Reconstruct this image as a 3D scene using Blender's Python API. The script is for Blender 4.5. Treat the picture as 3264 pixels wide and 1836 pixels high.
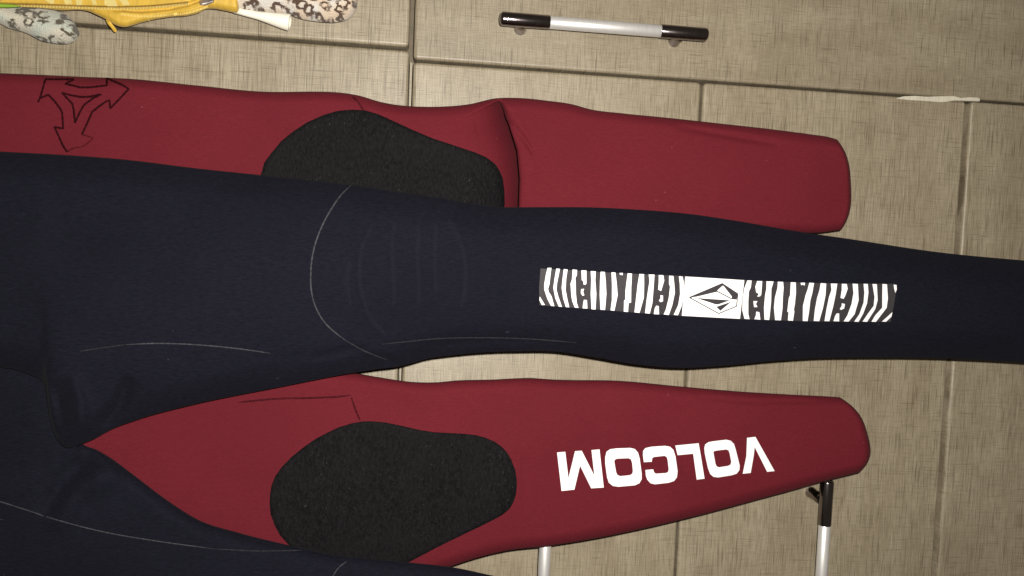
import bpy, bmesh, math, random
import numpy as np
from mathutils import Vector, Matrix
from mathutils.geometry import tessellate_polygon
random.seed(4); rng = np.random.RandomState(4)
for o in list(bpy.data.objects): bpy.data.objects.remove(o)
SC = bpy.context.scene
COL = SC.collection

# ------------------------------------------------------------------ camera
# The suits hang head-up in the world (+Z up); the phone was held turned a quarter,
# so world -Z is the right-hand side of the picture and world +X its top.
FPX, CU, CV, DIST, Z0 = 2540.0, 1632.0, 918.0, 0.65, 1.10
A_, B_, M_ = 0.1252, 0.0574, 0.0363           # how the cabinet front leans away from the lens
es = np.array([1, -M_, -(A_ + B_*M_)]); es /= np.linalg.norm(es)
nn = np.array([A_, -B_, 1.0]); nn /= np.linalg.norm(nn)
et = np.cross(nn, es)
RC = np.array([[0,0,-1],[1,0,0],[0,-1,0]], float).T @ np.array([es, et, nn])
CAM = np.array([0,0,Z0]) + RC @ np.array([0,0,DIST])
cd = bpy.data.cameras.new('camera'); cam = bpy.data.objects.new('camera', cd); COL.objects.link(cam)
cd.sensor_width = 36; cd.lens = 36*FPX/3264; cd.clip_start = 0.01; cd.clip_end = 50
mw = Matrix([list(RC[i]) + [CAM[i]] for i in range(3)] + [[0,0,0,1]])
cam.matrix_world = mw
SC.camera = cam

# ------------------------------------------------------------------ light: dim room + the phone's own flash beside its lens
w = bpy.data.worlds.new('World'); SC.world = w; w.use_nodes = True
bg = w.node_tree.nodes['Background']; bg.inputs[0].default_value = (1.0, 0.86, 0.7, 1); bg.inputs[1].default_value = 0.065
ld = bpy.data.lights.new('phone_flash', 'POINT'); ld.energy = 27; ld.color = (1.0, 0.955, 0.89); ld.shadow_soft_size = 0.005
lo = bpy.data.objects.new('phone_flash', ld); COL.objects.link(lo)
lo.location = Vector(CAM + RC @ np.array([0.020, 0.020, 0.0]))
SC.render.engine = 'CYCLES'
SC.cycles.sample_clamp_indirect = 2.0
SC.view_settings.view_transform = 'Standard'; SC.view_settings.look = 'None'
SC.view_settings.exposure = 0.0; SC.view_settings.gamma = 1.0
SC.render.resolution_x = 1024; SC.render.resolution_y = 576

# ------------------------------------------------------------------ helpers
def W(u, v, d):
    """points on the plane d metres in front of the cabinet front, from measured positions (arrays ok)"""
    u = np.asarray(u, float); v = np.asarray(v, float); d = np.broadcast_to(np.asarray(d, float), u.shape)
    r = np.stack([(u-CU)/FPX, -(v-CV)/FPX, -np.ones_like(u)], -1) @ RC.T
    k = (-d - CAM[1]) / r[..., 1]
    return CAM + k[..., None]*r
def D(pts): return [tuple([c*1.26708 for c in p]) for p in pts]          # 2576-wide readings -> 3264-wide
def Zm(pts, x0, y0, k): return [(x0 + p[0]*k, y0 + p[1]*k) for p in pts]

def link(name, me, mat, parent=None, smooth=True):
    o = bpy.data.objects.new(name, me); COL.objects.link(o)
    if mat: me.materials.append(mat)
    if smooth: me.polygons.foreach_set('use_smooth', np.ones(len(me.polygons), bool))
    if parent:
        o.parent = parent
        if parent.type == 'EMPTY': o.matrix_parent_inverse = Matrix.Translation(-parent.location)
    return o
def mesh(name, verts, faces, mat, parent=None, smooth=True):
    me = bpy.data.meshes.new(name); me.from_pydata([tuple(x) for x in verts], [], [tuple(f) for f in faces]); me.update()
    return link(name, me, mat, parent, smooth)
def thing(name, loc, label, cat, group=None):
    o = bpy.data.objects.new(name, None); COL.objects.link(o); o.location = loc; o.empty_display_size = .05
    o['label'] = label; o['category'] = cat
    if group: o['group'] = group
    return o
def pchip(x, y, xi):
    x = np.asarray(x, float); y = np.asarray(y, float); h = np.diff(x); dl = np.diff(y)/h
    m = np.zeros_like(y); m[0], m[-1] = dl[0], dl[-1]
    for i in range(1, len(x)-1):
        m[i] = (dl[i-1]*h[i] + dl[i]*h[i-1])/(h[i-1]+h[i])
        if dl[i-1]*dl[i] <= 0: m[i] *= .45
    i = np.clip(np.searchsorted(x, xi) - 1, 0, len(x)-2)
    t = (xi - x[i])/h[i]
    return ((2*t**3-3*t**2+1)*y[i] + (t**3-2*t**2+t)*h[i]*m[i] + (-2*t**3+3*t**2)*y[i+1] + (t**3-t**2)*h[i]*m[i+1])
def seg_dist(u, v, pts):
    best = np.full(np.shape(u), 1e9); along = np.zeros(np.shape(u)); acc = 0.0
    L = [math.dist(pts[i], pts[i+1]) for i in range(len(pts)-1)]; tot = sum(L)
    for i in range(len(pts)-1):
        (x0, y0), (x1, y1) = pts[i], pts[i+1]
        t = np.clip(((u-x0)*(x1-x0)+(v-y0)*(y1-y0))/(L[i]**2+1e-9), 0, 1)
        dd = np.hypot(u-(x0+t*(x1-x0)), v-(y0+t*(y1-y0)))
        b = dd < best; best = np.where(b, dd, best); along = np.where(b, (acc+t*L[i])/tot, along); acc += L[i]
    return best, along

MM = 0.000256            # metres per measured pixel near the cabinet front
class Limb:
    """a flattened tube of cloth: two outline curves, real depth, rounded sides"""
    def __init__(s, top, bot, mid, th, tb, R=12, bulge=2.0, bow=None, feats=(), step=6, across=96, end_round=(0, 0), wob=0.35, seed=0, bowp=3.0, lip=None):
        s.lip = lip
        T = [p if len(p) == 3 else (p[0], p[0], p[1]) for p in top]; Bt = [p if len(p) == 3 else (p[0], p[0], p[1]) for p in bot]
        s.k0, s.k1 = max(T[0][0], Bt[0][0]), min(T[-1][0], Bt[-1][0])
        s.K = np.arange(s.k0, s.k1 + .1, step)
        if s.k1 - s.K[-1] > .5: s.K = np.append(s.K, s.k1)
        a = lambda L, j: pchip([p[0] for p in L], [p[j] for p in L], s.K)
        s.tu, s.tv, s.bu, s.bv = a(T, 1), a(T, 2), a(Bt, 1), a(Bt, 2)
        s.bow = np.zeros_like(s.K) if bow is None else pchip([p[0] for p in bow], [p[1] for p in bow], s.K)
        s.mid, s.th, s.tb, s.R, s.bulge, s.feats, s.across, s.er, s.wob, s.seed, s.bowp = mid, th, tb, R, bulge, feats, across, end_round, wob, seed, bowp
    def ev(s, k):
        f = lambda a: np.interp(k, s.K, a)
        return f(s.tu), f(s.tv), f(s.bu), f(s.bv), f(s.bow)
    def uv(s, k, r):
        tu, tv, bu, bv, bw = s.ev(k)
        return tu + (bu-tu)*r + bw*(1-np.abs(2*r-1)**s.bowp), tv + (bv-tv)*r
    def prof(s, k, r):
        tu, tv, bu, bv, _ = s.ev(k); wd = np.hypot(bu-tu, bv-tv)*MM*1000
        e = np.minimum(r, 1-r)*wd; R = np.minimum(s.R, wd*.5)
        p = np.clip(1-(1-np.clip(e/R, 0, 1))**2, 0, 1)**.72
        for flag, kk in ((s.er[0], s.k0), (s.er[1], s.k1)):
            if flag: p = p*np.sqrt(np.clip(1-(1-np.clip(np.abs(k-kk)*MM*1000/flag, 0.0, 1))**2, 0.0, 1))
        return p
    def dep(s, k, r):
        u, v = s.uv(k, r); p = s.prof(k, r)
        d = s.mid + s.th*p + s.bulge*(1-(2*r-1)**2)*p
        x, y, q = u*MM*1000, v*MM*1000, s.seed
        d = d + p*s.wob*(np.sin(x*.045+q)*np.sin(y*.06+1.3*q) + .6*np.sin(x*.083+.05*y+2*q) + .35*np.sin(x*.02-.13*y+q))
        for ft in s.feats: d = d + p*ft(u, v)
        return d*.001, u, v, p
    def front(s, u, v):
        u = np.asarray(u, float); v = np.asarray(v, float); k = np.clip(u.copy(), s.k0, s.k1); r = np.zeros_like(u)
        for _ in range(12):
            tu, tv, bu, bv, bw = s.ev(k); r = np.clip((v-tv)/(bv-tv), 0, 1)
            uu = tu+(bu-tu)*r+bw*(1-np.abs(2*r-1)**s.bowp); k = np.clip(k-(uu-u), s.k0, s.k1)
        return s.dep(k, r)[0]
    def build(s, name, mat, parent):
        n = s.across
        r = .5-.5*np.cos(np.linspace(0, 1, n)*math.pi)
        r = .55*np.linspace(0, 1, n) + .45*r
        K, Rr = np.meshgrid(s.K, r, indexing='ij')
        d, u, v, p = s.dep(K, Rr)
        db = np.minimum((s.mid - s.tb*p)*.001, d - .003*p)
        if s.lip:                                      # cloth rolled over itself: the lip overhangs the crease
            pts, sh = s.lip; lu = np.interp(v, [q[1] for q in pts], [q[0] for q in pts]); t = np.clip((v-pts[0][1])/60, 0, 1)
            u = u - sh*t*p*np.exp(-((u-lu-14)/11)**2)
        F = W(u, v, d); Bk = W(u, v, db)
        m = len(s.K)
        verts = np.concatenate([F.reshape(-1, 3), Bk.reshape(-1, 3)]); off = m*n
        i, j = np.meshgrid(np.arange(m-1), np.arange(n-1), indexing='ij'); q = (i*n+j).ravel()
        f1 = np.stack([q, q+n, q+n+1, q+1], 1); f2 = np.stack([q, q+1, q+n+1, q+n], 1)+off
        ii = np.arange(m-1)*n
        f3 = np.stack([ii, ii+off, ii+n+off, ii+n], 1); jj = ii+n-1
        f4 = np.stack([jj, jj+n, jj+n+off, jj+off], 1)
        e0 = np.arange(n-1); f5 = np.stack([e0, e0+1, e0+1+off, e0+off], 1); e1 = e0+(m-1)*n
        f6 = np.stack([e1, e1+off, e1+1+off, e1+1], 1)
        o = mesh(name, verts.tolist(), np.concatenate([f1, f2, f3, f4, f5, f6]).tolist(), mat, parent)
        bm = bmesh.new(); bm.from_mesh(o.data); bmesh.ops.remove_doubles(bm, verts=bm.verts, dist=2e-5)
        bmesh.ops.recalc_face_normals(bm, faces=bm.faces); bm.to_mesh(o.data); bm.free()
        o.data.polygons.foreach_set('use_smooth', np.ones(len(o.data.polygons), bool))
        return o
def crease(pts, amp, wid, wid2=None, fade=.25):
    """ridge (amp>0) or valley along a line, mm / measured px; wid2 = width on the far (right) side"""
    def f(u, v):
        dd, al = seg_dist(u, v, pts)
        ww = wid
        if wid2 is not None:
            ys = [p[1] for p in pts]; xs = [p[0] for p in pts]
            lu = np.interp(v, ys, xs); ww = np.where(u > lu, wid2, wid)
        env = np.clip(al/fade, 0, 1)*np.clip((1-al)/fade, 0, 1) if fade else 1.0
        return amp*np.exp(-(dd/ww)**2)*np.sqrt(env)
    return f
def fold(pts, amp, wl, wr, fade=.12):
    def f(u, v):
        dd, al = seg_dist(u, v, pts); lu = np.interp(v, [p[1] for p in pts], [p[0] for p in pts])
        env = np.sqrt(np.clip(al/fade, 0, 1)*np.clip((1-al)/fade, 0, 1))
        return amp*np.exp(-dd/np.where(u > lu, wr, wl))*env
    return f
def decal(name, loops, limb, off, mat, parent, maxlen=12, dome=None):
    """a printed or glued-on shape that follows the cloth; loops = outline + holes; off in mm"""
    vs = [Vector((p[0], p[1], 0)) for L in loops for p in L]
    tris = tessellate_polygon([[Vector((p[0], p[1], 0)) for p in L] for L in loops])
    bm = bmesh.new(); bv = [bm.verts.new(x) for x in vs]
    for t in tris:
        try: bm.faces.new([bv[i] for i in t])
        except ValueError: pass
    for _ in range(8):
        es_ = [e for e in bm.edges if e.calc_length() > maxlen]
        if not es_: break
        bmesh.ops.subdivide_edges(bm, edges=es_, cuts=1); bmesh.ops.triangulate(bm, faces=[f for f in bm.faces if len(f.verts) > 3])
    xy = np.array([v.co[:2] for v in bm.verts])
    o_ = np.full(len(xy), off, float)
    if dome:
        hmm, wpx = dome; L = loops[0]; dd, _ = seg_dist(xy[:, 0], xy[:, 1], list(L)+[L[0]])
        t = np.clip(dd/wpx, 0, 1); o_ = off + hmm*np.sqrt(1-(1-t)**2)
    P = W(xy[:, 0], xy[:, 1], limb.front(xy[:, 0], xy[:, 1]) + o_*.001)
    for v, c in zip(bm.verts, P): v.co = Vector(c)
    bmesh.ops.recalc_face_normals(bm, faces=bm.faces)
    if bm.faces and sum(f.normal.y for f in bm.faces) > 0: bmesh.ops.reverse_faces(bm, faces=bm.faces)
    me = bpy.data.meshes.new(name); bm.to_mesh(me); bm.free()
    return link(name, me, mat, parent)
def smooth_line(pts, step=5.0):
    pts = np.array(pts, float); t = np.concatenate([[0], np.cumsum(np.hypot(*np.diff(pts, axis=0).T))])
    ti = np.linspace(0, t[-1], max(3, int(t[-1]/step)+1))
    return np.stack([pchip(t, pts[:, 0], ti), pchip(t, pts[:, 1], ti)], 1)
def straight_line(pts, step=5.0):
    pts = np.array(pts, float); t = np.concatenate([[0], np.cumsum(np.hypot(*np.diff(pts, axis=0).T))])
    ti = np.unique(np.concatenate([np.linspace(0, t[-1], max(3, int(t[-1]/step)+1)), t]))
    return np.stack([np.interp(ti, t, pts[:, 0]), np.interp(ti, t, pts[:, 1])], 1)
def ribbon(name, pts, limb, halfw, off, hmm, mat, parent, straight=False, taper=True, jit=0):
    P = straight_line(pts) if straight else smooth_line(pts)
    t = np.gradient(P, axis=0); t /= np.linalg.norm(t, axis=1)[:, None]+1e-9; nrm = np.stack([-t[:, 1], t[:, 0]], 1)
    hw = np.full(len(P), halfw, float)
    if taper: x = np.linspace(0, 1, len(P)); hw = hw*np.clip(np.minimum(x, 1-x)*8+.35, 0, 1)
    if jit: hw = hw*(1+jit*np.sin(np.arange(len(P))*1.9)*rng.rand(len(P)))
    prof = [(-1, 0), (-.55, .8), (0, 1), (.55, .8), (1, 0)]
    G = []
    for a, h in prof:
        q = P + nrm*(hw*a)[:, None]; G.append(W(q[:, 0], q[:, 1], limb.front(q[:, 0], q[:, 1]) + (off+hmm*h)*.001))
    V = np.stack(G, 1).reshape(-1, 3); n = 5; F = []
    for i in range(len(P)-1):
        for j in range(n-1): F.append((i*n+j, i*n+j+1, (i+1)*n+j+1, (i+1)*n+j))
    return mesh(name, V.tolist(), F, mat, parent)

# ------------------------------------------------------------------ materials
class NT:
    def __init__(s, name):
        s.m = bpy.data.materials.new(name); s.m.use_nodes = True; s.t = s.m.node_tree; s.b = s.t.nodes['Principled BSDF']
        s.tc = s.t.nodes.new('ShaderNodeTexCoord')
    def n(s, typ, **kw):
        nd = s.t.nodes.new(typ)
        for k, v in kw.items(): setattr(nd, k, v)
        return nd
    def l(s, a, b): s.t.links.new(a, b)
    def noise(s, scale, sc=(1, 1, 1), detail=2.0, rough=.5, rnd=False, rot=(0, 0, 0)):
        mp = s.n('ShaderNodeMapping'); mp.inputs['Scale'].default_value = sc; mp.inputs['Rotation'].default_value = rot
        s.l(s.tc.outputs['Object'], mp.inputs['Vector'])
        if rnd:
            oi = s.n('ShaderNodeObjectInfo'); mu = s.n('ShaderNodeMath', operation='MULTIPLY'); mu.inputs[1].default_value = 37.0
            s.l(oi.outputs['Random'], mu.inputs[0]); s.l(mu.outputs[0], mp.inputs['Location'])
        tx = s.n('ShaderNodeTexNoise'); tx.inputs['Scale'].default_value = scale; tx.inputs['Detail'].default_value = detail; tx.inputs['Roughness'].default_value = rough
        s.l(mp.outputs[0], tx.inputs['Vector']); return tx.outputs['Fac']
    def ramp(s, src, stops):
        r = s.n('ShaderNodeValToRGB'); el = r.color_ramp.elements
        while len(el) < len(stops): el.new(.5)
        for e, (p, c) in zip(el, stops): e.position = p; e.color = c if len(c) == 4 else (*c, 1)
        s.l(src, r.inputs[0]); return r.outputs[0]
    def g(s, src, a, b, va=0., vb=1.): return s.ramp(src, [(a, (va,)*3), (b, (vb,)*3)])
    def mix(s, fac, a, b, blend='MIX'):
        m = s.n('ShaderNodeMix', data_type='RGBA', blend_type=blend)
        for sock, val in ((m.inputs[0], fac), (m.inputs[6], a), (m.inputs[7], b)):
            if isinstance(val, (int, float)): sock.default_value = val
            elif isinstance(val, tuple): sock.default_value = val if len(val) == 4 else (*val, 1)
            else: s.l(val, sock)
        return m.outputs[2]
    def bump(s, src, strength, dist=.001):
        b = s.n('ShaderNodeBump'); b.inputs['Strength'].default_value = strength; b.inputs['Distance'].default_value = dist
        s.l(src, b.inputs['Height']); s.l(b.outputs[0], s.b.inputs['Normal'])
    def out(s, col, rough=.6, metal=0., sheen=0., spec=.5):
        if isinstance(col, tuple): s.b.inputs['Base Color'].default_value = (*col, 1)
        else: s.l(col, s.b.inputs['Base Color'])
        if isinstance(rough, (int, float)): s.b.inputs['Roughness'].default_value = rough
        else: s.l(rough, s.b.inputs['Roughness'])
        s.b.inputs['Metallic'].default_value = metal; s.b.inputs['Sheen Weight'].default_value = sheen
        s.b.inputs['Specular IOR Level'].default_value = spec
        return s.m
def wood(name, grain_z):
    k = NT(name)
    S = (lambda x, z: (x, 60, z)) if True else None
    broad = k.noise(1, S(9, 46) if not grain_z else S(46, 9), 3, .55, True)
    cloud = k.noise(1, S(30, 30), 4, .6, True)
    c = k.mix(k.g(broad, .34, .68), (.262, .220, .158), (.335, .292, .218))
    c = k.mix(k.g(cloud, .42, .78, 0, .5), c, (.205, .170, .118))
    ax, az = (.74, .44) if not grain_z else (.58, .54)
    fx = k.noise(1, S(45, 1600), 4, .65, True)        # fine marks that run across the picture's height
    fz = k.noise(1, S(1500, 80), 4, .65, True)        # fine marks that run along the picture's width
    c = k.mix(k.g(fx, .44, .68, 0, ax), c, (.135, .108, .070))
    c = k.mix(k.g(fz, .46, .70, 0, az), c, (.140, .112, .073))
    mx = k.noise(1, S(60, 2000), 2, .5, True)
    c = k.mix(k.g(mx, .50, .72, 0, .45), c, (.410, .362, .275))
    lx = k.noise(1, S(30, 1350), 1.0, .5, True)        # longer saw lines
    c = k.mix(k.g(lx, .62, .68, 0, .62), c, (.078, .058, .036))
    lz = k.noise(1, S(1350, 34), 1.0, .5, True)
    c = k.mix(k.g(lz, .63, .70, 0, .42), c, (.095, .074, .046))
    oi = k.n('ShaderNodeObjectInfo')
    c = k.mix(1.0, c, k.ramp(oi.outputs['Random'], [(0, (.98, .965, .92)), (1, (1.10, 1.085, 1.035))]), 'MULTIPLY')
    st = k.noise(1, S(13, 17), 5, .62, True)          # handling marks
    c = k.mix(k.g(st, .56, .74, 0, .16), c, (.150, .118, .075))
    hgt = k.mix(.5, k.g(fx, .3, .7), k.g(fz, .3, .7)); k.bump(hgt, .25, .0004)
    return k.out(c, .42, spec=.5)
WOOD_D, WOOD_H = wood('oak_laminate_upright', True), wood('oak_laminate_crosswise', False)
def cloth(name, dark, light, sheen, rib=.5, spec=.25):
    k = NT(name)
    a = k.noise(1, (1100, 500, 240), 3, .65); b = k.noise(1, (14, 14, 9), 3, .55); e = k.noise(1, (1500, 900, 1500), 1, .5)
    c = k.mix(k.g(a, .3, .7), dark, light)
    c = k.mix(k.g(b, .35, .7, 0, .35), c, tuple(x*.78 for x in dark))
    c = k.mix(k.g(e, .35, .7, 0, .35), c, tuple(x*.55 for x in dark))
    lint = k.noise(1, (520, 300, 260), 0, .5)
    c = k.mix(k.g(lint, .89, .92, 0, .35), c, tuple(min(1, x*2.2+.06) for x in light))
    k.bump(k.mix(.6, a, e), rib, .0004)
    return k.out(c, .85, sheen=sheen, spec=spec)
RED = cloth('burgundy_neoprene', (.112, .0095, .0162), (.134, .0126, .0202), .01, spec=.12)
NAVY = cloth('navy_neoprene', (.0040, .0041, .0086), (.0094, .0095, .0172), .015, spec=.10)
NAVYL = cloth('worn_navy_neoprene', (.0057, .0057, .0114), (.0102, .0101, .0182), .02, spec=.11)
def pad_mat():
    k = NT('black_ribbed_knee_rubber')
    f = k.noise(1, (300, 300, 620), 3, .65); sp = k.noise(1, (620, 400, 1500), 0, .5)
    c = k.mix(k.g(f, .35, .68), (.0014, .0012, .0015), (.0090, .0082, .0090))
    c = k.mix(k.g(sp, .78, .88, 0, .5), c, (.10, .092, .08))
    wr = k.noise(1, (22, 22, 22), 4, .6)
    c = k.mix(k.g(wr, .4, .72, 0, .55), c, (.0085, .0078, .0085))
    k.bump(k.mix(.6, f, sp), .7, .0009); return k.out(c, .8, spec=.12)
PAD = pad_mat()
def flat(name, col, rough=.6, metal=0., sheen=0., var=.12, vs=(90, 90, 90), spec=.5, bump=0.):
    k = NT(name); f = k.noise(1, vs, 3, .6)
    c = k.mix(k.g(f, .3, .7), tuple(x*(1-var) for x in col), tuple(min(1, x*(1+var)) for x in col))
    if bump: k.bump(f, bump, .0005)
    return k.out(c, rough, metal, sheen, spec)
WHITE = flat('white_reflective_print', (.88, .87, .86), .55, var=.02)
BAND = flat('grey_print_ground', (.034, .030, .033), .6, spec=.25, var=.10, vs=(300, 300, 300))
EMBL = flat('dark_maroon_print', (.020, .0022, .0035), .8, spec=.05, var=.3, vs=(250, 250, 250))
EMBLF = flat('worn_maroon_print', (.055, .0055, .0085), .8, spec=.05, var=.3, vs=(250, 250, 250))
STITCH = flat('grey_stitch_thread', (.031, .031, .037), .8, var=.6, vs=(420, 200, 420))
STITCHD = flat('dark_stitch_thread', (.0115, .0112, .0155), .85, var=.6, vs=(300, 200, 300))
STITCHR = flat('dark_red_stitch_thread', (.050, .0062, .009), .85, spec=.05, var=.5, vs=(500, 300, 500))
CHIP = flat('bare_white_board_edge', (.58, .54, .43), .7, var=.12, vs=(60, 300, 500), bump=.5)
ALU = flat('satin_aluminium', (.80, .785, .76), .40, .55, var=.05, vs=(30, 400, 400))
CHROME = flat('polished_dark_chrome', (.27, .235, .235), .17, 1.0, var=.15, vs=(70, 200, 200), bump=.12)
CARC = flat('dim_carcass_board', (.11, .085, .050), .6, var=.2)
YEL = flat('yellow_coated_nylon', (.56, .355, .042), .55, var=.14, vs=(80, 120, 240), sheen=.1, bump=.4)
YELP = flat('pale_yellow_mesh_window', (.60, .49, .17), .5, var=.1, vs=(300, 300, 300))
YELT = flat('yellow_zip_teeth', (.76, .58, .17), .4, var=.12)
YELD = flat('mustard_zip_tape', (.23, .13, .014), .7, var=.2, vs=(200, 200, 700), bump=.5)
GREEN = flat('lime_green_ribbon', (.26, .44, .04), .6, var=.15)
IVORY = flat('ivory_plastic', (.86, .82, .70), .4, var=.02)
SLIDER = flat('grey_metal_zip_slider', (.36, .31, .29), .4, .6, var=.3, vs=(400, 400, 400))
def leopard(name, base, base2, ring, off):
    k = NT(name)
    mp = k.n('ShaderNodeMapping'); mp.inputs['Location'].default_value = off; mp.inputs['Scale'].default_value = (150, 30, 110)
    k.l(k.tc.outputs['Object'], mp.inputs[0])
    nz = k.n('ShaderNodeTexNoise'); nz.inputs['Scale'].default_value = 2.0; nz.inputs['Detail'].default_value = 3; k.l(mp.outputs[0], nz.inputs['Vector'])
    ad = k.n('ShaderNodeMix', data_type='VECTOR'); ad.inputs[0].default_value = .45; k.l(mp.outputs[0], ad.inputs[4]); k.l(nz.outputs['Color'], ad.inputs[5])
    vo = k.n('ShaderNodeTexVoronoi', feature='F1'); vo.inputs['Scale'].default_value = 1.6; k.l(ad.outputs[1], vo.inputs['Vector'])
    rg = k.ramp(vo.outputs['Distance'], [(.24, (0,)*3), (.30, (1,)*3), (.46, (1,)*3), (.54, (0,)*3)])
    br = k.g(k.noise(1, (210, 60, 170), 2), .34, .46)
    fz = k.noise(1, (1300, 900, 1300), 2)
    b = k.mix(k.g(k.noise(1, (70, 30, 60), 1), .4, .6), base, base2)
    b = k.mix(k.g(fz, .3, .7, 0, .25), b, tuple(x*.7 for x in base))
    m = k.mix(1.0, rg, br, 'MULTIPLY'); k.bump(fz, .9, .0012)
    return k.out(k.mix(m, b, ring), .9, sheen=.25, spec=.2)
LEO = leopard('leopard_print_plush', (.66, .53, .40), (.66, .66, .63), (.085, .050, .032), (0, 0, 0))
LEO2 = leopard('grey_green_spotted_plush', (.60, .56, .45), (.50, .54, .46), (.085, .070, .045), (5.3, 0, 2.1))

# ------------------------------------------------------------------ cabinet
def mean(pts, ax, d=0.0):
    a = np.array(pts, float); return float(W(a[:, 0], a[:, 1], np.full(len(a), d))[:, ax].mean())
zA_up = mean([(1309, 5), (1307, 110)], 2); zA_dn = mean([(1319, 100), (1318, 186), (1282, 1197)], 2)
zA_up3 = mean([(1300, 320), (1270, 1197)], 2)
z2 = mean([(2239, 265), (2238, 387), (2188, 1178), (2163, 1670), (2158, 1836)], 2)
z3 = mean([(3088, 344), (3071, 600), (3031, 1155), (2981, 1836)], 2)
x1 = mean([(249, 78), (600, 102), (1180, 143)], 0); x2 = mean([(1319, 189), (2300, 261), (2830, 300), (3264, 332)], 0)
cab = thing('cabinet', (0, .3, 0), 'grey oak laminate cabinet front of drawers and a tall door with bar handles', 'cabinet')
def panel(name, xa, xb, za, zb, mat, rc=.0035, rb=.0026, dy=0.0, th=.018):
    """front board with rounded corners and a rolled edge, face at y=dy"""
    def ring(ins, y):
        pts = []; r = max(rc-ins, .0004); X0, X1, Y0, Y1 = xa+ins, xb-ins, za+ins, zb-ins
        for cx, cz, a0 in ((X1-r, Y1-r, 0), (X0+r, Y1-r, 90), (X0+r, Y0+r, 180), (X1-r, Y0+r, 270)):
            for i in range(6):
                a = math.radians(a0+i*18); pts.append((cx+r*math.cos(a), y, cz+r*math.sin(a)))
        return pts
    rings = [ring(0, dy+th)]
    for i in range(7):
        a = i/6*math.pi/2; rings.append(ring(rb*(1-math.cos(a)), dy+rb*(1-math.sin(a))))
    V = [p for R in rings for p in R]; n = 24; F = []
    for i in range(len(rings)-1):
        for j in range(n): F.append((i*n+j, i*n+(j+1) % n, (i+1)*n+(j+1) % n, (i+1)*n+j))
    F.append(tuple((len(rings)-1)*n+j for j in range(n)))
    o = mesh(name, V, F, mat, cab)
    bm = bmesh.new(); bm.from_mesh(o.data); bmesh.ops.recalc_face_normals(bm, faces=bm.faces); bm.to_mesh(o.data); bm.free()
    o.data.polygons.foreach_set('use_smooth', np.ones(len(o.data.polygons), bool))
    o.data.polygons[len(o.data.polygons)-1].use_smooth = False
    return o
G = .0013
XT, XB, ZT, ZB = .62, -.62, Z0+.66, Z0-.78
p1 = panel('drawer_front', x1+.0012, XT, zA_up+.0005, ZT, WOOD_D)
p3 = panel('drawer_front', XB, x1-.0014, zA_up3+.0003, ZT, WOOD_H, dy=.0015)
p2 = panel('door', x2+.0009, XT, ZB, zA_dn, WOOD_D)
p4 = panel('drawer_front', XB, x2-.0011, z2+.0009, zA_dn-.0002, WOOD_H, dy=.0010)
p5 = panel('drawer_front', XB, x2-.0012, z3+.0022, z2-.0009, WOOD_H, dy=.0005)
p6 = panel('drawer_front', XB, x2-.0012, ZB, z3-.0022, WOOD_H)
def box(name, a, b, mat, parent):
    (x0, y0, z0), (x1_, y1, z1_) = a, b
    V = [(x, y, z) for x in (x0, x1_) for y in (y0, y1) for z in (z0, z1_)]
    F = [(0, 1, 3, 2), (4, 6, 7, 5), (0, 4, 5, 1), (2, 3, 7, 6), (0, 2, 6, 4), (1, 5, 7, 3)]
    return mesh(name, V, F, mat, parent, False)
box('carcass', (XB-.01, .024, ZB-.01), (XT+.01, .45, ZT+.01), CARC, cab)
box('frame_rail', (XB, .0055, zA_dn+.0006), (x2-.001, .0215, zA_up3-.0006), WOOD_H, cab)

def lathe(axis_a, axis_b, prof, mat, name, parent, n=28, cap=True):
    """prof = [(t 0..1 along the axis or beyond, radius)]"""
    a, b = Vector(axis_a), Vector(axis_b); ax = (b-a); L = ax.length; ax.normalize()
    s1 = ax.orthogonal().normalized(); s2 = ax.cross(s1)
    V, F = [], []
    for t, r in prof:
        c = a + ax*(t*L)
        for i in range(n):
            an = 2*math.pi*i/n; V.append(c + s1*(r*math.cos(an)) + s2*(r*math.sin(an)))
    m = len(prof)
    for i in range(m-1):
        for j in range(n): F.append((i*n+j, (i+1)*n+j, (i+1)*n+(j+1) % n, i*n+(j+1) % n))
    if cap: F.append(tuple(range(n))); F.append(tuple((m-1)*n+n-1-j for j in range(n)))
    o = mesh(name, V, F, mat, parent)
    bm = bmesh.new(); bm.from_mesh(o.data); bmesh.ops.recalc_face_normals(bm, faces=bm.faces); bm.to_mesh(o.data); bm.free()
    o.data.polygons.foreach_set('use_smooth', np.array([len(p.vertices) == 4 for p in o.data.polygons]))
    return o
HD = .025
def handle(parent, A, B):
    """bar handle from A to B: satin bar, polished sleeve at each end, two posts into the board"""
    A, B = Vector(A), Vector(B); L = (B-A).length; u = (B-A)/L; sl = .0392
    lathe(A+u*sl*.98, B-u*sl*.98, [(0, .0046), (.004, .0049), (.996, .0049), (1, .0046)], ALU, 'handle_bar', parent, 40)
    for s, e in ((A, u), (B, -u)):
        lathe(s, s+e*sl, [(0, .0012), (.008, .0026), (.016, .0038), (.03, .0046), (.05, .0051), (.07, .0053), (.985, .0053), (1, .0050)], CHROME, 'handle_sleeve', parent, 40)
        c = s+e*(L-.128)/2
        lathe((c.x, -HD+.002, c.z), (c.x, .004, c.z), [(0, .0042), (.55, .0042), (.78, .0050), (1, .0054)], CHROME, 'handle_post', parent, 28)
hl = W(1592., 58., HD); hr = W(2257., 112., HD); xm = (hl[0]+hr[0])/2
handle(p2, (xm, -HD, hl[2]), (xm, -HD, hr[2]))
t5_ = W(2638., 1527., HD); t4_ = W(1740., 1690., HD)
LH = abs(hl[2]-hr[2])
handle(p5, (t5_[0], -HD, t5_[2]), (t5_[0]-LH, -HD, t5_[2]))
handle(p4, (t5_[0], -HD, t4_[2]), (t5_[0]-LH, -HD, t4_[2]))
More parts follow.
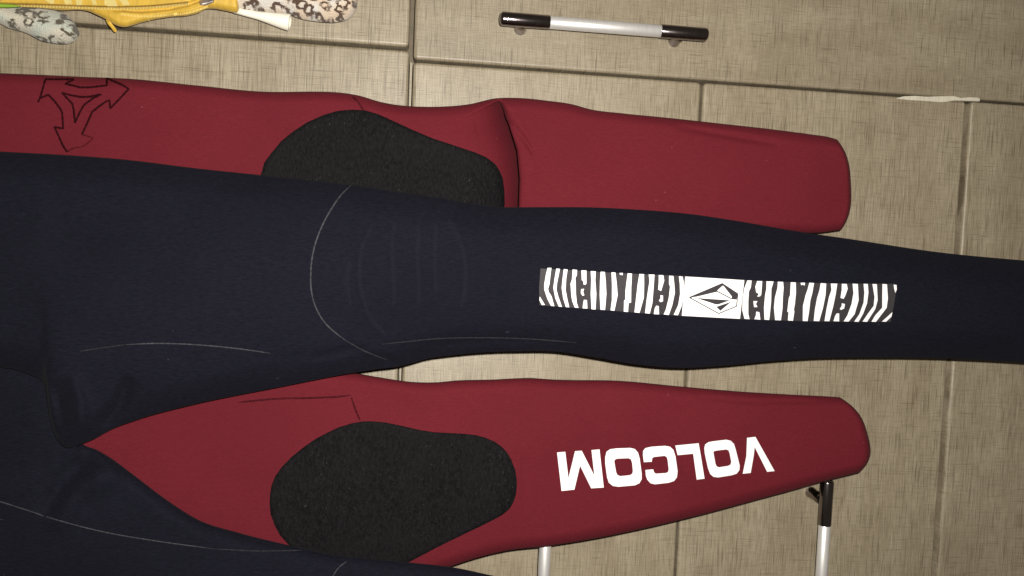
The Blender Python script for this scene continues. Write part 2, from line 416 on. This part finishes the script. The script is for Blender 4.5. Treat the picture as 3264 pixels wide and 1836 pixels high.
# bare sliver where the laminate has come off the door's edge
ch = Zm([(150, 200), (300, 160), (520, 152), (750, 168), (1000, 160), (1250, 158), (1380, 190), (1560, 180), (1700, 185), (1745, 205), (1735, 255), (1600, 245),
         (1350, 240), (1240, 238), (1100, 265), (950, 268), (800, 255), (600, 240), (400, 230)], 2830, 280, .1685)
n = len(ch); top_ = W([p[0] for p in ch], [p[1] for p in ch], np.full(n, .0007)); low_ = top_ + np.array([0, .006, 0])
mesh('chipped_edge', np.concatenate([top_, low_]).tolist(), [tuple(range(n))] + [(i, (i+1) % n, n+(i+1) % n, n+i) for i in range(n)], CHIP, p2, False)['label'] = 'bare white chipped edge'

# ------------------------------------------------------------------ burgundy wetsuit (behind)
g1 = fold(D([(1252, 252), (1283, 312), (1304, 380), (1310, 450), (1306, 570)]), -34, 46, 6, .16)
g1b = crease(D([(1256, 252), (1300, 318), (1345, 392)]), -2.4, 7, None, .2)
g1c = crease(D([(1262, 262), (1305, 330), (1330, 420), (1330, 520)]), 1.2, 30, None, .3)
red1 = Limb(D([(-620, 150), (-300, 168), (0, 184), (100, 188), (200, 193), (323, 198), (496, 215), (680, 231), (827, 231), (901, 240), (960, 257), (1070, 268.5), (1180, 262), (1250, 247), (1291, 246), (1383, 254), (1438, 262), (1486, 275), (1566, 285), (1677, 296), (1815, 311), (1965, 328), (2040, 338), (2086, 345), (2106, 351)]),
            D([(-620, 700), (-300, 640), (0, 560), (300, 540), (650, 570), (900, 610), (1100, 590), (1300, 560), (1500, 565), (1700, 580), (1860, 586), (1960, 585), (2060, 586), (2106, 2116, 579)]),
            36, 7.5, 4, R=9, bulge=2.2, bow=D([(-620, 0), (1700, 0), (1950, 9), (2106, 30)]),
            feats=[g1, g1b, g1c, crease(D([(1700, 318), (1830, 340), (1960, 362)]), -2.2, 11), crease(D([(900, 300), (1060, 360), (1200, 330)]), 1.5, 60)],
            end_round=(0, 2.5), seed=.7, step=3, lip=(D([(1252, 252), (1283, 312), (1304, 380), (1310, 450), (1306, 570)]), 16))
g2 = crease(D([(925, 975), (1000, 1010), (1060, 1060)]), -1.8, 40)
red2 = Limb(D([(60, 900), (300, 905), (600, 920), (885, 937), (960, 950), (1040, 961), (1090, 962), (1150, 957), (1230, 955), (1330, 951), (1400, 955), (1560, 958), (1700, 971), (1850, 984), (2000, 993), (2080, 997), (2112, 999)]),
            D([(60, 1240), (300, 1390), (600, 1470), (800, 1492), (1000, 1470), (1130, 1428), (1200, 1405), (1280, 1386), (1370, 1376), (1480, 1359), (1600, 1335), (1736, 1303), (1923, 1253), (2000, 2004, 1231), (2060, 2078, 1210), (2095, 2134, 1196), (2112, 2162, 1189)]),
            36, 8, 4, R=10, bulge=3, bow=D([(60, 0), (1700, 0), (1950, 12), (2112, 46)]),
            feats=[g2, crease(D([(1530, 990), (1590, 1040), (1640, 1110)]), .8, 24), crease(D([(1750, 1000), (1900, 1012), (2080, 1010)]), -1.4, 9), crease(D([(1316, 1150), (1318, 1230), (1320, 1290)]), -1.2, 6)],
            end_round=(0, 2.5), seed=2.1)
pt = W(-600., 600., .036)
suit_r = thing('wetsuit', tuple(pt), 'burgundy wetsuit with black knee pads, its legs hanging behind the navy one', 'wetsuit')
lr1 = red1.build('leg', RED, suit_r); lr2 = red2.build('leg', RED, suit_r)
lr1['label'] = 'burgundy leg printed with a three arrow outline'; lr2['label'] = 'burgundy leg with white lettering'
pad1 = D([(655, 440), (664, 408), (680, 386), (705, 356), (735, 331), (770, 308), (809, 290), (845, 279), (882, 275), (919, 277), (950, 286), (978, 298), (1030, 322), (1088, 347), (1145, 366), (1199, 384), (1226, 396), (1247, 412), (1259, 430), (1266, 448), (1270, 480), (1271, 515), (1262, 545), (1200, 560), (1050, 572), (900, 578), (760, 550), (680, 500)])
pad2 = D([(725, 1371), (703, 1347), (689, 1321), (680, 1296), (677, 1269), (678, 1244), (682, 1221), (691, 1198), (706, 1176), (732, 1149), (762, 1125), (792, 1104), (822, 1088), (852, 1074), (882, 1065), (908, 1060), (934, 1059), (975, 1063), (1017, 1072), (1055, 1081), (1092, 1087), (1130, 1089), (1167, 1091), (1197, 1094), (1223, 1101), (1246, 1111), (1264, 1124), (1277, 1138), (1287, 1155), (1297, 1180), (1301, 1206), (1301, 1226), (1299, 1244), (1293, 1263), (1283, 1281), (1265, 1296), (1241, 1309), (1205, 1327), (1167, 1345), (1130, 1363), (1092, 1382), (1060, 1399), (1028, 1416), (950, 1445), (860, 1450), (780, 1420)])
kp1 = decal('knee_pad', [pad1], red1, -.3, PAD, suit_r, 12, (1.7, 14))
kp2 = decal('knee_pad', [pad2], red2, -.3, PAD, suit_r, 12, (1.7, 14))
for pd, lm, pts in ((lr1, red1, [(886, 243), (900, 256), (908, 268), (916, 280)]), (lr2, red2, [(884, 1000), (894, 1030), (906, 1058)]), (lr2, red2, [(600, 1012), (700, 1003), (790, 1001), (860, 997), (884, 994)])):
    ribbon('seam', D(pts), lm, 3.4, -.1, .45, STITCHR, pd)
for s in ([(730, 122), (240, 120), (150, 440), (112, 515)], [(150, 445), (290, 385), (400, 500), (490, 620), (525, 690), (545, 965), (395, 938), (460, 1080), (540, 1260), (612, 1365)],
          [(730, 122), (575, 200), (720, 230), (830, 260), (1000, 260), (1290, 225), (1290, 105), (1400, 150), (1560, 220), (1665, 290), (1580, 380), (1350, 620), (1335, 480), (1280, 500), (1150, 590), (1040, 680), (960, 860), (865, 1065)],
          [(520, 350), (700, 540), (725, 650), (745, 865), (830, 680), (900, 560), (1050, 450), (1190, 378), (1000, 420), (850, 425), (650, 390), (520, 350)]):
    ribbon('emblem_line', Zm(s, 100, 230, .18637), red1, 3.3, .15, .12, EMBL, lr1, straight=True, taper=False, jit=.3)
for s in ([(865, 1065), (960, 1095), (1060, 1122)], [(612, 1365), (720, 1300), (860, 1275), (980, 1200), (1050, 1130)]):
    ribbon('emblem_line', Zm(s, 100, 230, .18637), red1, 2.0, .1, .08, EMBLF, lr1, taper=False, jit=.5)
LET = {'M': [[(88, 248), (178, 240), (213, 528), (285, 234), (358, 229), (496, 500), (465, 222), (553, 214), (600, 632), (462, 641), (340, 393), (278, 655), (137, 670)]],
 'O': [[(615, 300), (630, 240), (670, 212), (740, 203), (890, 198), (940, 210), (975, 250), (992, 310), (1015, 480), (1015, 540), (990, 585), (940, 608), (760, 624), (700, 615), (655, 580), (635, 520), (615, 370)],
       [(715, 350), (720, 328), (745, 316), (870, 311), (898, 325), (910, 365), (918, 450), (912, 480), (885, 497), (780, 507), (750, 495), (735, 465)]],
 'C': [[(1038, 355), (1028, 280), (1030, 230), (1055, 200), (1120, 185), (1270, 175), (1325, 185), (1362, 220), (1385, 290), (1408, 455), (1400, 520), (1370, 560), (1310, 580), (1160, 597), (1110, 585), (1075, 545), (1060, 500), (1055, 440), (1140, 432), (1150, 465), (1170, 480), (1280, 473), (1305, 460), (1310, 430), (1300, 340), (1290, 300), (1265, 285), (1150, 297), (1130, 310), (1125, 350)]],
 'L': [[(1382, 172), (1638, 147), (1665, 300), (1703, 535), (1617, 546), (1578, 262), (1408, 278)]],
 'P': [[(1700, 200), (1710, 160), (1745, 135), (1800, 125), (1940, 108), (1990, 120), (2025, 155), (2045, 220), (2088, 390), (2085, 440), (2055, 480), (2000, 498), (1850, 522), (1800, 515), (1765, 485), (1740, 420), (1705, 260)],
       [(1800, 250), (1805, 235), (1830, 228), (1940, 215), (1965, 225), (1978, 260), (1995, 350), (1988, 380), (1960, 395), (1860, 410), (1835, 400), (1822, 370)]],
 'V': [[(2168, 88), (2260, 77), (2470, 452), (2388, 460), (2252, 190), (2240, 290), (2208, 472), (2120, 482), (2160, 290)]]}
for loops in LET.values(): decal('letter', [Zm(L, 1750, 1370, .29115) for L in loops], red2, .30, WHITE, lr2, 10)

# ------------------------------------------------------------------ navy wetsuit (in front)
kx = [crease(D([(x + 10, 545), (x, 640), (x + 4, 780)]), .55, 9, None, .3) for x in (985, 1050, 1092)] + \
     [crease(D([(930, 570), (905, 640), (903, 700), (925, 790), (965, 850)]), .6, 11, None, .3), crease(D([(1130, 545), (1165, 620), (1175, 690)]), .6, 11, None, .3)]
navy1 = Limb(D([(-620, 330), (-300, 362), (0, 381), (150, 389), (300, 400), (500, 424), (700, 445), (880, 465), (1000, 482), (1100, 497), (1200, 514), (1250, 520), (1350, 521), (1450, 521), (1600, 527), (1750, 540), (1850, 555), (2000, 581), (2150, 603), (2350, 633), (2576, 655), (2760, 668)]),
             D([(-620, 800), (-300, 860), (0, 925), (60, 60, 938), (85, 108, 962), (105, 118, 1010), (125, 128, 1070), (145, 145, 1108), (165, 166, 1127), (200, 200, 1119), (230, 1108), (280, 1081), (350, 1055), (480, 1020), (700, 975), (880, 940), (950, 929), (1005, 922), (1030, 916), (1080, 902), (1130, 895), (1200, 888), (1300, 884), (1400, 885), (1500, 900), (1600, 917), (1720, 926), (1800, 922), (1950, 908), (2100, 900), (2300, 900), (2450, 905), (2576, 912), (2760, 925)]),
             62, 9, 6, R=24, bulge=13, step=6, across=120, seed=1.2, wob=.5,
             feats=kx + [crease(D([(890, 868), (960, 885), (1010, 902)]), 1.4, 18), crease(D([(780, 905), (880, 880), (940, 872)]), -1.6, 14), crease(D([(960, 908), (990, 917), (1020, 924)]), -4, 16),
                         crease(D([(250, 1085), (300, 1020), (330, 950)]), -7, 26), crease(D([(205, 1100), (200, 1010), (180, 940)]), 5, 26), crease(D([(160, 1090), (150, 1010), (140, 960)]), -5, 24),
                         crease(D([(1060, 872), (1200, 858), (1400, 856)]), -1.8, 14), crease(D([(700, 905), (820, 890), (900, 872)]), -1.0, 20)])
navy2 = Limb(D([(-620, 760), (-300, 800), (0, 790), (90, 800), (130, 860), (160, 960), (180, 1060), (198, 1108), (215, 1121), (240, 1130), (280, 1153), (330, 1190), (420, 1258), (500, 1308), (600, 1340), (720, 1370), (830, 1394), (930, 1406), (1020, 1414), (1150, 1429), (1250, 1450), (1500, 1475), (2000, 1490), (2700, 1500)]),
             D([(-620, 1850), (0, 1900), (500, 1900), (1000, 1860), (1500, 1790), (2000, 1750), (2700, 1720)]),
             49, 8, 5, R=15, bulge=5, step=7, across=120, seed=3.3, wob=.6,
             feats=[crease(D([(240, 1140), (180, 1190), (110, 1300)]), -7, 34), crease(D([(300, 1190), (190, 1230), (130, 1330)]), 5, 40), crease(D([(560, 1335), (700, 1372), (830, 1384), (1000, 1400)]), -1.6, 12)])
pt = W(-600., 900., .05)
suit_n = thing('wetsuit', tuple(pt), 'navy wetsuit with a zebra striped reflective shin strip, hanging in front of the burgundy one', 'wetsuit')
ln1 = navy1.build('leg', NAVY, suit_n); ln2 = navy2.build('leg', NAVY, suit_n)
ln1['label'] = 'navy leg carrying the zebra striped strip'
def seam(pts, limb, hw, mat, par): ribbon('seam', D(pts), limb, hw, -.05, .40, mat, par, jit=.35)
seam([(884, 465), (860, 488), (832, 528), (805, 580), (790, 625), (782, 680), (783, 730), (795, 775), (820, 815), (850, 842), (872, 858)], navy1, 2.6, STITCH, ln1)
seam([(872, 858), (910, 880), (945, 895), (975, 906)], navy1, 2.2, STITCHD, ln1)
seam([(316, 867), (390, 864), (470, 866), (550, 872), (620, 880), (680, 889)], navy1, 2.2, STITCH, ln1)
seam([(200, 884), (250, 876), (316, 867)], navy1, 2.0, STITCHD, ln1)
seam([(960, 866), (1020, 860), (1090, 853), (1200, 850), (1330, 853), (1450, 862)], navy1, 1.8, STITCHD, ln1)
seam([(-60, 1245), (0, 1262), (60, 1281), (150, 1310), (260, 1338), (400, 1362), (540, 1381)], navy2, 2.0, STITCH, ln2)
seam([(540, 1381), (650, 1386), (760, 1384)], navy2, 2.0, STITCHD, ln2)
seam([(872, 1412), (855, 1425), (838, 1449), (828, 1480)], navy2, 2.0, STITCH, ln2)
for rp in ([(992, 556), (986, 640), (992, 700), (990, 780)], [(1052, 556), (1050, 640), (1054, 720), (1052, 776)], [(1098, 560), (1094, 650), (1098, 740)], [(938, 560), (912, 615), (903, 690), (915, 760), (945, 820), (975, 848)], [(1128, 548), (1152, 590), (1166, 640), (1172, 700), (1160, 780)], [(880, 650), (872, 705), (880, 770)]):
    ribbon('knee_rib', D(rp), navy1, 12, -.30, .62, NAVYL, ln1)
# reflective strip: printed ground, zebra stripes, white badge with a faceted stone
zl = lambda p: Zm(p, 1700, 840, .1941); zr = lambda p: Zm(p, 2360, 880, .20186); zc = lambda p: Zm(p, 2150, 860, .11042)
strip = decal('reflective_strip', [zl([(118, 82), (700, 112), (1200, 146), (1900, 180), (2490, 205)]) + zr([(0, 58), (600, 88), (1200, 110), (1900, 118), (2430, 122), (2478, 160), (2450, 300), (2410, 540), (2372, 724), (1900, 722), (1100, 716), (550, 698), (0, 682)]) + zl([(2440, 860), (1800, 815), (1200, 768), (800, 738), (400, 706), (100, 682), (95, 400)])], navy1, .25, BAND, suit_n, 12)
SL = [[(105, 540), (190, 680), (140, 682), (100, 600)],
 [(235, 72), (297, 72), (280, 200), (265, 340), (243, 410), (250, 460), (300, 540), (345, 700), (290, 695), (230, 580), (180, 430), (178, 350), (205, 190)],
 [(378, 82), (437, 88), (415, 200), (390, 320), (380, 430), (410, 540), (470, 712), (418, 705), (360, 570), (328, 400), (345, 270)],
 [(500, 92), (563, 98), (540, 250), (530, 430), (560, 590), (590, 718), (535, 715), (490, 570), (465, 400), (480, 250)],
 [(645, 98), (718, 105), (715, 190), (690, 240), (695, 300), (700, 500), (715, 650), (742, 728), (680, 722), (640, 620), (625, 540), (610, 330), (635, 260)],
 [(790, 112), (872, 115), (872, 330), (850, 350), (820, 340), (825, 300), (795, 270)], [(785, 420), (835, 415), (818, 462), (838, 520), (810, 530), (780, 490)], [(830, 595), (880, 600), (888, 740), (810, 735), (815, 680)],
 [(943, 125), (1025, 128), (1018, 280), (1035, 500), (1022, 755), (955, 750), (942, 500), (950, 280)],
 [(1105, 135), (1175, 138), (1190, 300), (1200, 500), (1178, 762), (1103, 758), (1090, 520), (1095, 300)],
 [(1283, 145), (1348, 148), (1370, 330), (1385, 520), (1360, 640), (1332, 775), (1268, 768), (1290, 600), (1292, 350)],
 [(1415, 155), (1470, 155), (1465, 195), (1440, 180), (1425, 190)],
 [(1550, 160), (1620, 165), (1608, 400), (1605, 640), (1565, 650), (1555, 795), (1485, 790), (1490, 610), (1510, 590), (1512, 450), (1535, 270)],
 [(1742, 172), (1817, 175), (1820, 330), (1815, 560), (1745, 808), (1660, 802), (1685, 590), (1715, 330)],
 [(1895, 180), (1990, 182), (1975, 400), (1955, 650), (1912, 822), (1835, 815), (1860, 600), (1885, 430), (1908, 290)],
 [(2060, 190), (2135, 192), (2150, 280), (2120, 380), (2100, 450), (2050, 430), (2060, 300)], [(2085, 520), (2130, 525), (2130, 620), (2090, 635), (2060, 610), (2090, 570)], [(2020, 690), (2060, 700), (2065, 835), (1978, 830), (1995, 730)],
 [(2230, 200), (2300, 205), (2315, 330), (2325, 480), (2280, 690), (2225, 845), (2140, 835), (2175, 760), (2225, 560), (2245, 380), (2228, 330)],
 [(2390, 210), (2450, 215), (2470, 300), (2472, 480), (2440, 690), (2375, 850), (2305, 842), (2380, 680), (2410, 500), (2405, 340)]]
SR = [[(110, 68), (178, 70), (165, 180), (135, 240), (125, 400), (125, 600), (145, 680), (65, 675), (30, 540), (35, 370), (60, 200)],
 [(265, 78), (345, 80), (330, 290), (310, 320), (265, 325), (290, 280), (250, 260), (235, 170)], [(205, 395), (270, 395), (245, 440), (270, 490), (215, 490)], [(250, 560), (300, 570), (315, 688), (220, 680), (245, 620)],
 [(412, 82), (525, 85), (490, 200), (485, 400), (470, 560), (455, 692), (380, 688), (372, 500), (390, 300), (410, 200)],
 [(592, 88), (675, 92), (683, 180), (670, 350), (665, 510), (640, 698), (548, 695), (530, 500), (545, 340), (585, 190)],
 [(795, 98), (875, 100), (878, 260), (862, 430), (845, 530), (852, 560), (830, 705), (750, 700), (760, 575), (740, 560), (765, 350), (785, 300)],
 [(950, 105), (1020, 105), (1015, 150), (985, 135), (960, 145)],
 [(1088, 105), (1163, 110), (1135, 270), (1105, 380), (1085, 560), (1060, 712), (985, 708), (988, 470), (1030, 300), (1065, 200)],
 [(1268, 112), (1355, 118), (1345, 300), (1305, 500), (1245, 712), (1158, 708), (1175, 540), (1210, 350), (1250, 220)],
 [(1428, 118), (1530, 120), (1505, 290), (1465, 480), (1405, 712), (1328, 710), (1360, 520), (1400, 330), (1438, 220)],
 [(1602, 122), (1680, 125), (1695, 200), (1660, 300), (1630, 360), (1580, 345), (1600, 220)], [(1600, 430), (1650, 440), (1640, 510), (1590, 535), (1570, 520), (1600, 470)], [(1520, 590), (1560, 590), (1560, 715), (1470, 712), (1495, 630)],
 [(1772, 120), (1855, 125), (1868, 380), (1805, 600), (1710, 718), (1630, 715), (1690, 620), (1755, 440), (1785, 270)],
 [(1945, 122), (2012, 125), (2022, 260), (2000, 430), (1940, 590), (1865, 722), (1798, 718), (1880, 600), (1945, 420), (1958, 260)],
 [(2085, 125), (2155, 128), (2168, 380), (2130, 520), (2000, 722), (1930, 718), (2010, 600), (2105, 470), (2118, 330)],
 [(2243, 125), (2315, 130), (2330, 350), (2310, 500), (2140, 722), (2070, 720), (2130, 620), (2240, 500), (2240, 330)],
 [(2420, 135), (2465, 140), (2470, 210), (2448, 265), (2430, 210)], [(2400, 570), (2385, 640), (2300, 720), (2235, 718)]]
for p in SL: decal('stripe', [zl(p)], navy1, .42, WHITE, strip, 10)
for p in SR: decal('stripe', [zr(p)], navy1, .42, WHITE, strip, 10)
decal('badge', [zc([(310, 195), (1150, 245), (2015, 300), (1890, 1415), (210, 1325)])], navy1, .42, WHITE, strip, 10)
for p in ([(400, 795), (1380, 380), (1835, 680), (1790, 860), (1650, 848), (1655, 770), (1415, 465), (1385, 462), (1245, 590), (1225, 635), (640, 775), (520, 790), (480, 815)],
          [(630, 815), (1600, 880), (1260, 1000), (1180, 995)], [(1205, 1070), (1640, 920), (1325, 1185)]):
    decal('badge_facet', [zc(p)], navy1, .58, BAND, strip, 8)
for p in ([(440, 805), (1280, 1262), (1790, 1052), (1830, 690)], [(1230, 620), (1650, 838)]):
    ribbon('badge_line', zc(p), navy1, 1.5, .50, .12, BAND, strip, straight=True, taper=False)

# ------------------------------------------------------------------ odds and ends at the cabinet's side
r5 = lambda p: Zm(p, 0, 0, .2329); r6 = lambda p: Zm(p, 550, 0, .2446)
plush1 = Limb([(-260, -90), (-100, -40), (0, 8), (120, 20), (180, 34), (225, 60), (248, 92), (253, 104)],
              [(-260, 20), (-100, 52), (0, 76), (24, 88), (78, 104), (140, 133), (168, 138), (200, 141), (225, 138), (243, 127), (251, 114), (253, 110)],
              9, 9, 8, R=14, bulge=1, step=3, across=48, wob=.8, end_round=(0, 9), seed=5)
pl1 = thing('plush_paw', tuple(W(-200., -20., .009)), 'grey-green spotted plush paw under the yellow zip pouch', 'plush toy', 'spotted plush limbs beside the yellow pouch')
plush1.build('limb', LEO2, pl1)
plush2 = Limb([(736, -30), (765, -90), (860, -110), (1000, -110), (1080, -90), (1120, -45), (1136, -8), (1139, 4)],
              [(736, 10), (745, 32), (765, 41), (863, 43), (931, 50), (953, 59), (985, 66), (1015, 70), (1059, 73), (1085, 70), (1104, 64), (1122, 52), (1134, 34), (1139, 14)],
              12, 13, 10, R=20, bulge=1, step=3, across=64, wob=.8, end_round=(4, 8), seed=8)
pl2 = thing('plush_paw', tuple(W(760., -60., .012)), 'cream leopard-spotted plush paw beside the ivory plastic tube', 'plush toy', 'spotted plush limbs beside the yellow pouch')
plush2.build('limb', LEO, pl2)
tb = thing('plastic_tube', tuple(W(845., 50., .016)), 'ivory flared plastic tube end beside the leopard-spotted plush paw', 'tube')
A = W(745., 32., .017); Bq = W(924., 72., .017)
lathe(A, Bq, [(0, .0024), (.2, .0026), (.45, .0032), (.62, .0042), (.78, .0053), (.9, .0060), (.975, .0062), (.995, .0060), (1.0, .0056), (1.0, .0047), (.9, .0043)], IVORY, 'shell', tb, 36)
pouch = Limb([(-320, -420), (0, -400), (400, -330), (600, -220), (700, -110), (745, -55), (762, -30)],
             [(-320, 14), (0, 24), (66, 23), (116, 25), (186, 33), (291, 40), (306, 47), (333, 60), (350, 69), (368, 80), (396, 87), (420, 82), (450, 73), (478, 66), (520, 58), (550, 54), (600, 50), (636, 40), (655, 30), (668, 28), (687, 29), (720, 35), (748, 40), (758, 38), (762, 30)],
             20, 6, 5, R=6, bulge=1.5, step=3, across=110, wob=.5, end_round=(0, 4), seed=4,
             feats=[crease(r5([(1500, 125), (1900, 150), (2300, 120), (2576, 60)]) + r6([(300, 20), (540, -30)]), -2.6, 6, None, .1), crease(r5([(600, 130), (1100, 140), (1500, 165)]), -.8, 6)])
po = thing('zip_pouch', tuple(W(200., -380., .02)), 'yellow nylon pouch with a long open zip and frayed edge', 'pouch')
pouch.build('body', YEL, po)
for p in ([(560, -40), (740, -40), (745, 40), (700, 55), (640, 20)], [(850, -40), (970, -40), (985, 55), (900, 65)], [(1030, -40), (1130, -40), (1120, 70), (1050, 70)], [(1240, -40), (1290, -40), (1330, 60), (1270, 70)], [(1430, -40), (1560, -40), (1615, 95), (1500, 100), (1430, 60)], [(1600, -40), (1720, -40), (1780, 65), (1690, 75)]):
    decal('mesh_window', [r5(p)], pouch, .25, YELP, po, 8)
rowA = r5([(-400, 62), (0, 70), (500, 84), (1000, 102), (1500, 116), (2000, 108), (2300, 84), (2576, 52)])
rowB = r5([(1660, 196), (1860, 218), (2060, 224), (2260, 206), (2420, 186)]) + r6([(20, 186), (180, 170), (300, 140), (400, 104), (450, 84)])
ribbon('zip_tape', [(p[0], p[1]-3) for p in rowA], pouch, 6, -.1, .8, YELD, po, taper=False)
ribbon('zip_tape', [(p[0], p[1]-7) for p in rowB], pouch, 7, -.1, .9, YEL, po, taper=False)
def teeth(row, up, dn):
    P = smooth_line(row, 4.6); V, F = [], []
    for q in P:
        for (x0, y0, x1_, y1_) in ((q[0]-1.25, q[1]-up, q[0]+1.25, q[1]+dn),):
            u4, v4 = np.array([x0, x1_, x1_, x0]), np.array([y0, y0, y1_, y1_]); d4 = pouch.front(np.full(4, q[0]), np.full(4, q[1]))
            b = len(V); V += W(u4, v4, d4+.0015).tolist() + W(u4, v4, d4-.0003).tolist()
            F += [(b, b+1, b+2, b+3)] + [(b+i, b+(i+1) % 4, b+4+(i+1) % 4, b+4+i) for i in range(4)]
    o = mesh('zip_teeth', V, F, YELT, po, False); o['kind'] = 'stuff'
teeth(rowA, 3, 4); teeth(rowB, 4, 4)
ribbon('frayed_thread', r5([(1460, 250), (1500, 320), (1545, 375), (1590, 440)]), pouch, 5.5, .2, .6, YEL, po)
ribbon('frayed_thread', r5([(2020, 225), (2030, 265), (2045, 300)]), pouch, 1.5, .2, .4, YELT, po)
sl = r6([(340, 20), (420, -40), (540, -40), (540, 30), (470, 60), (420, 80), (360, 70)])
decal('zip_slider', [sl], pouch, .2, SLIDER, po, 5, (1.6, 5))
gr = Limb([(-240, -2), (0, 10), (40, 14), (66, 19)], [(-240, 12), (0, 25), (40, 24), (66, 22)], 27, 1.2, .8, R=3, bulge=.3, step=4, across=16, wob=.1, seed=1)
gt = gr.build('ribbon', GREEN, None); gt['label'] = 'short lime green ribbon end lying over the yellow pouch'; gt['category'] = 'ribbon'
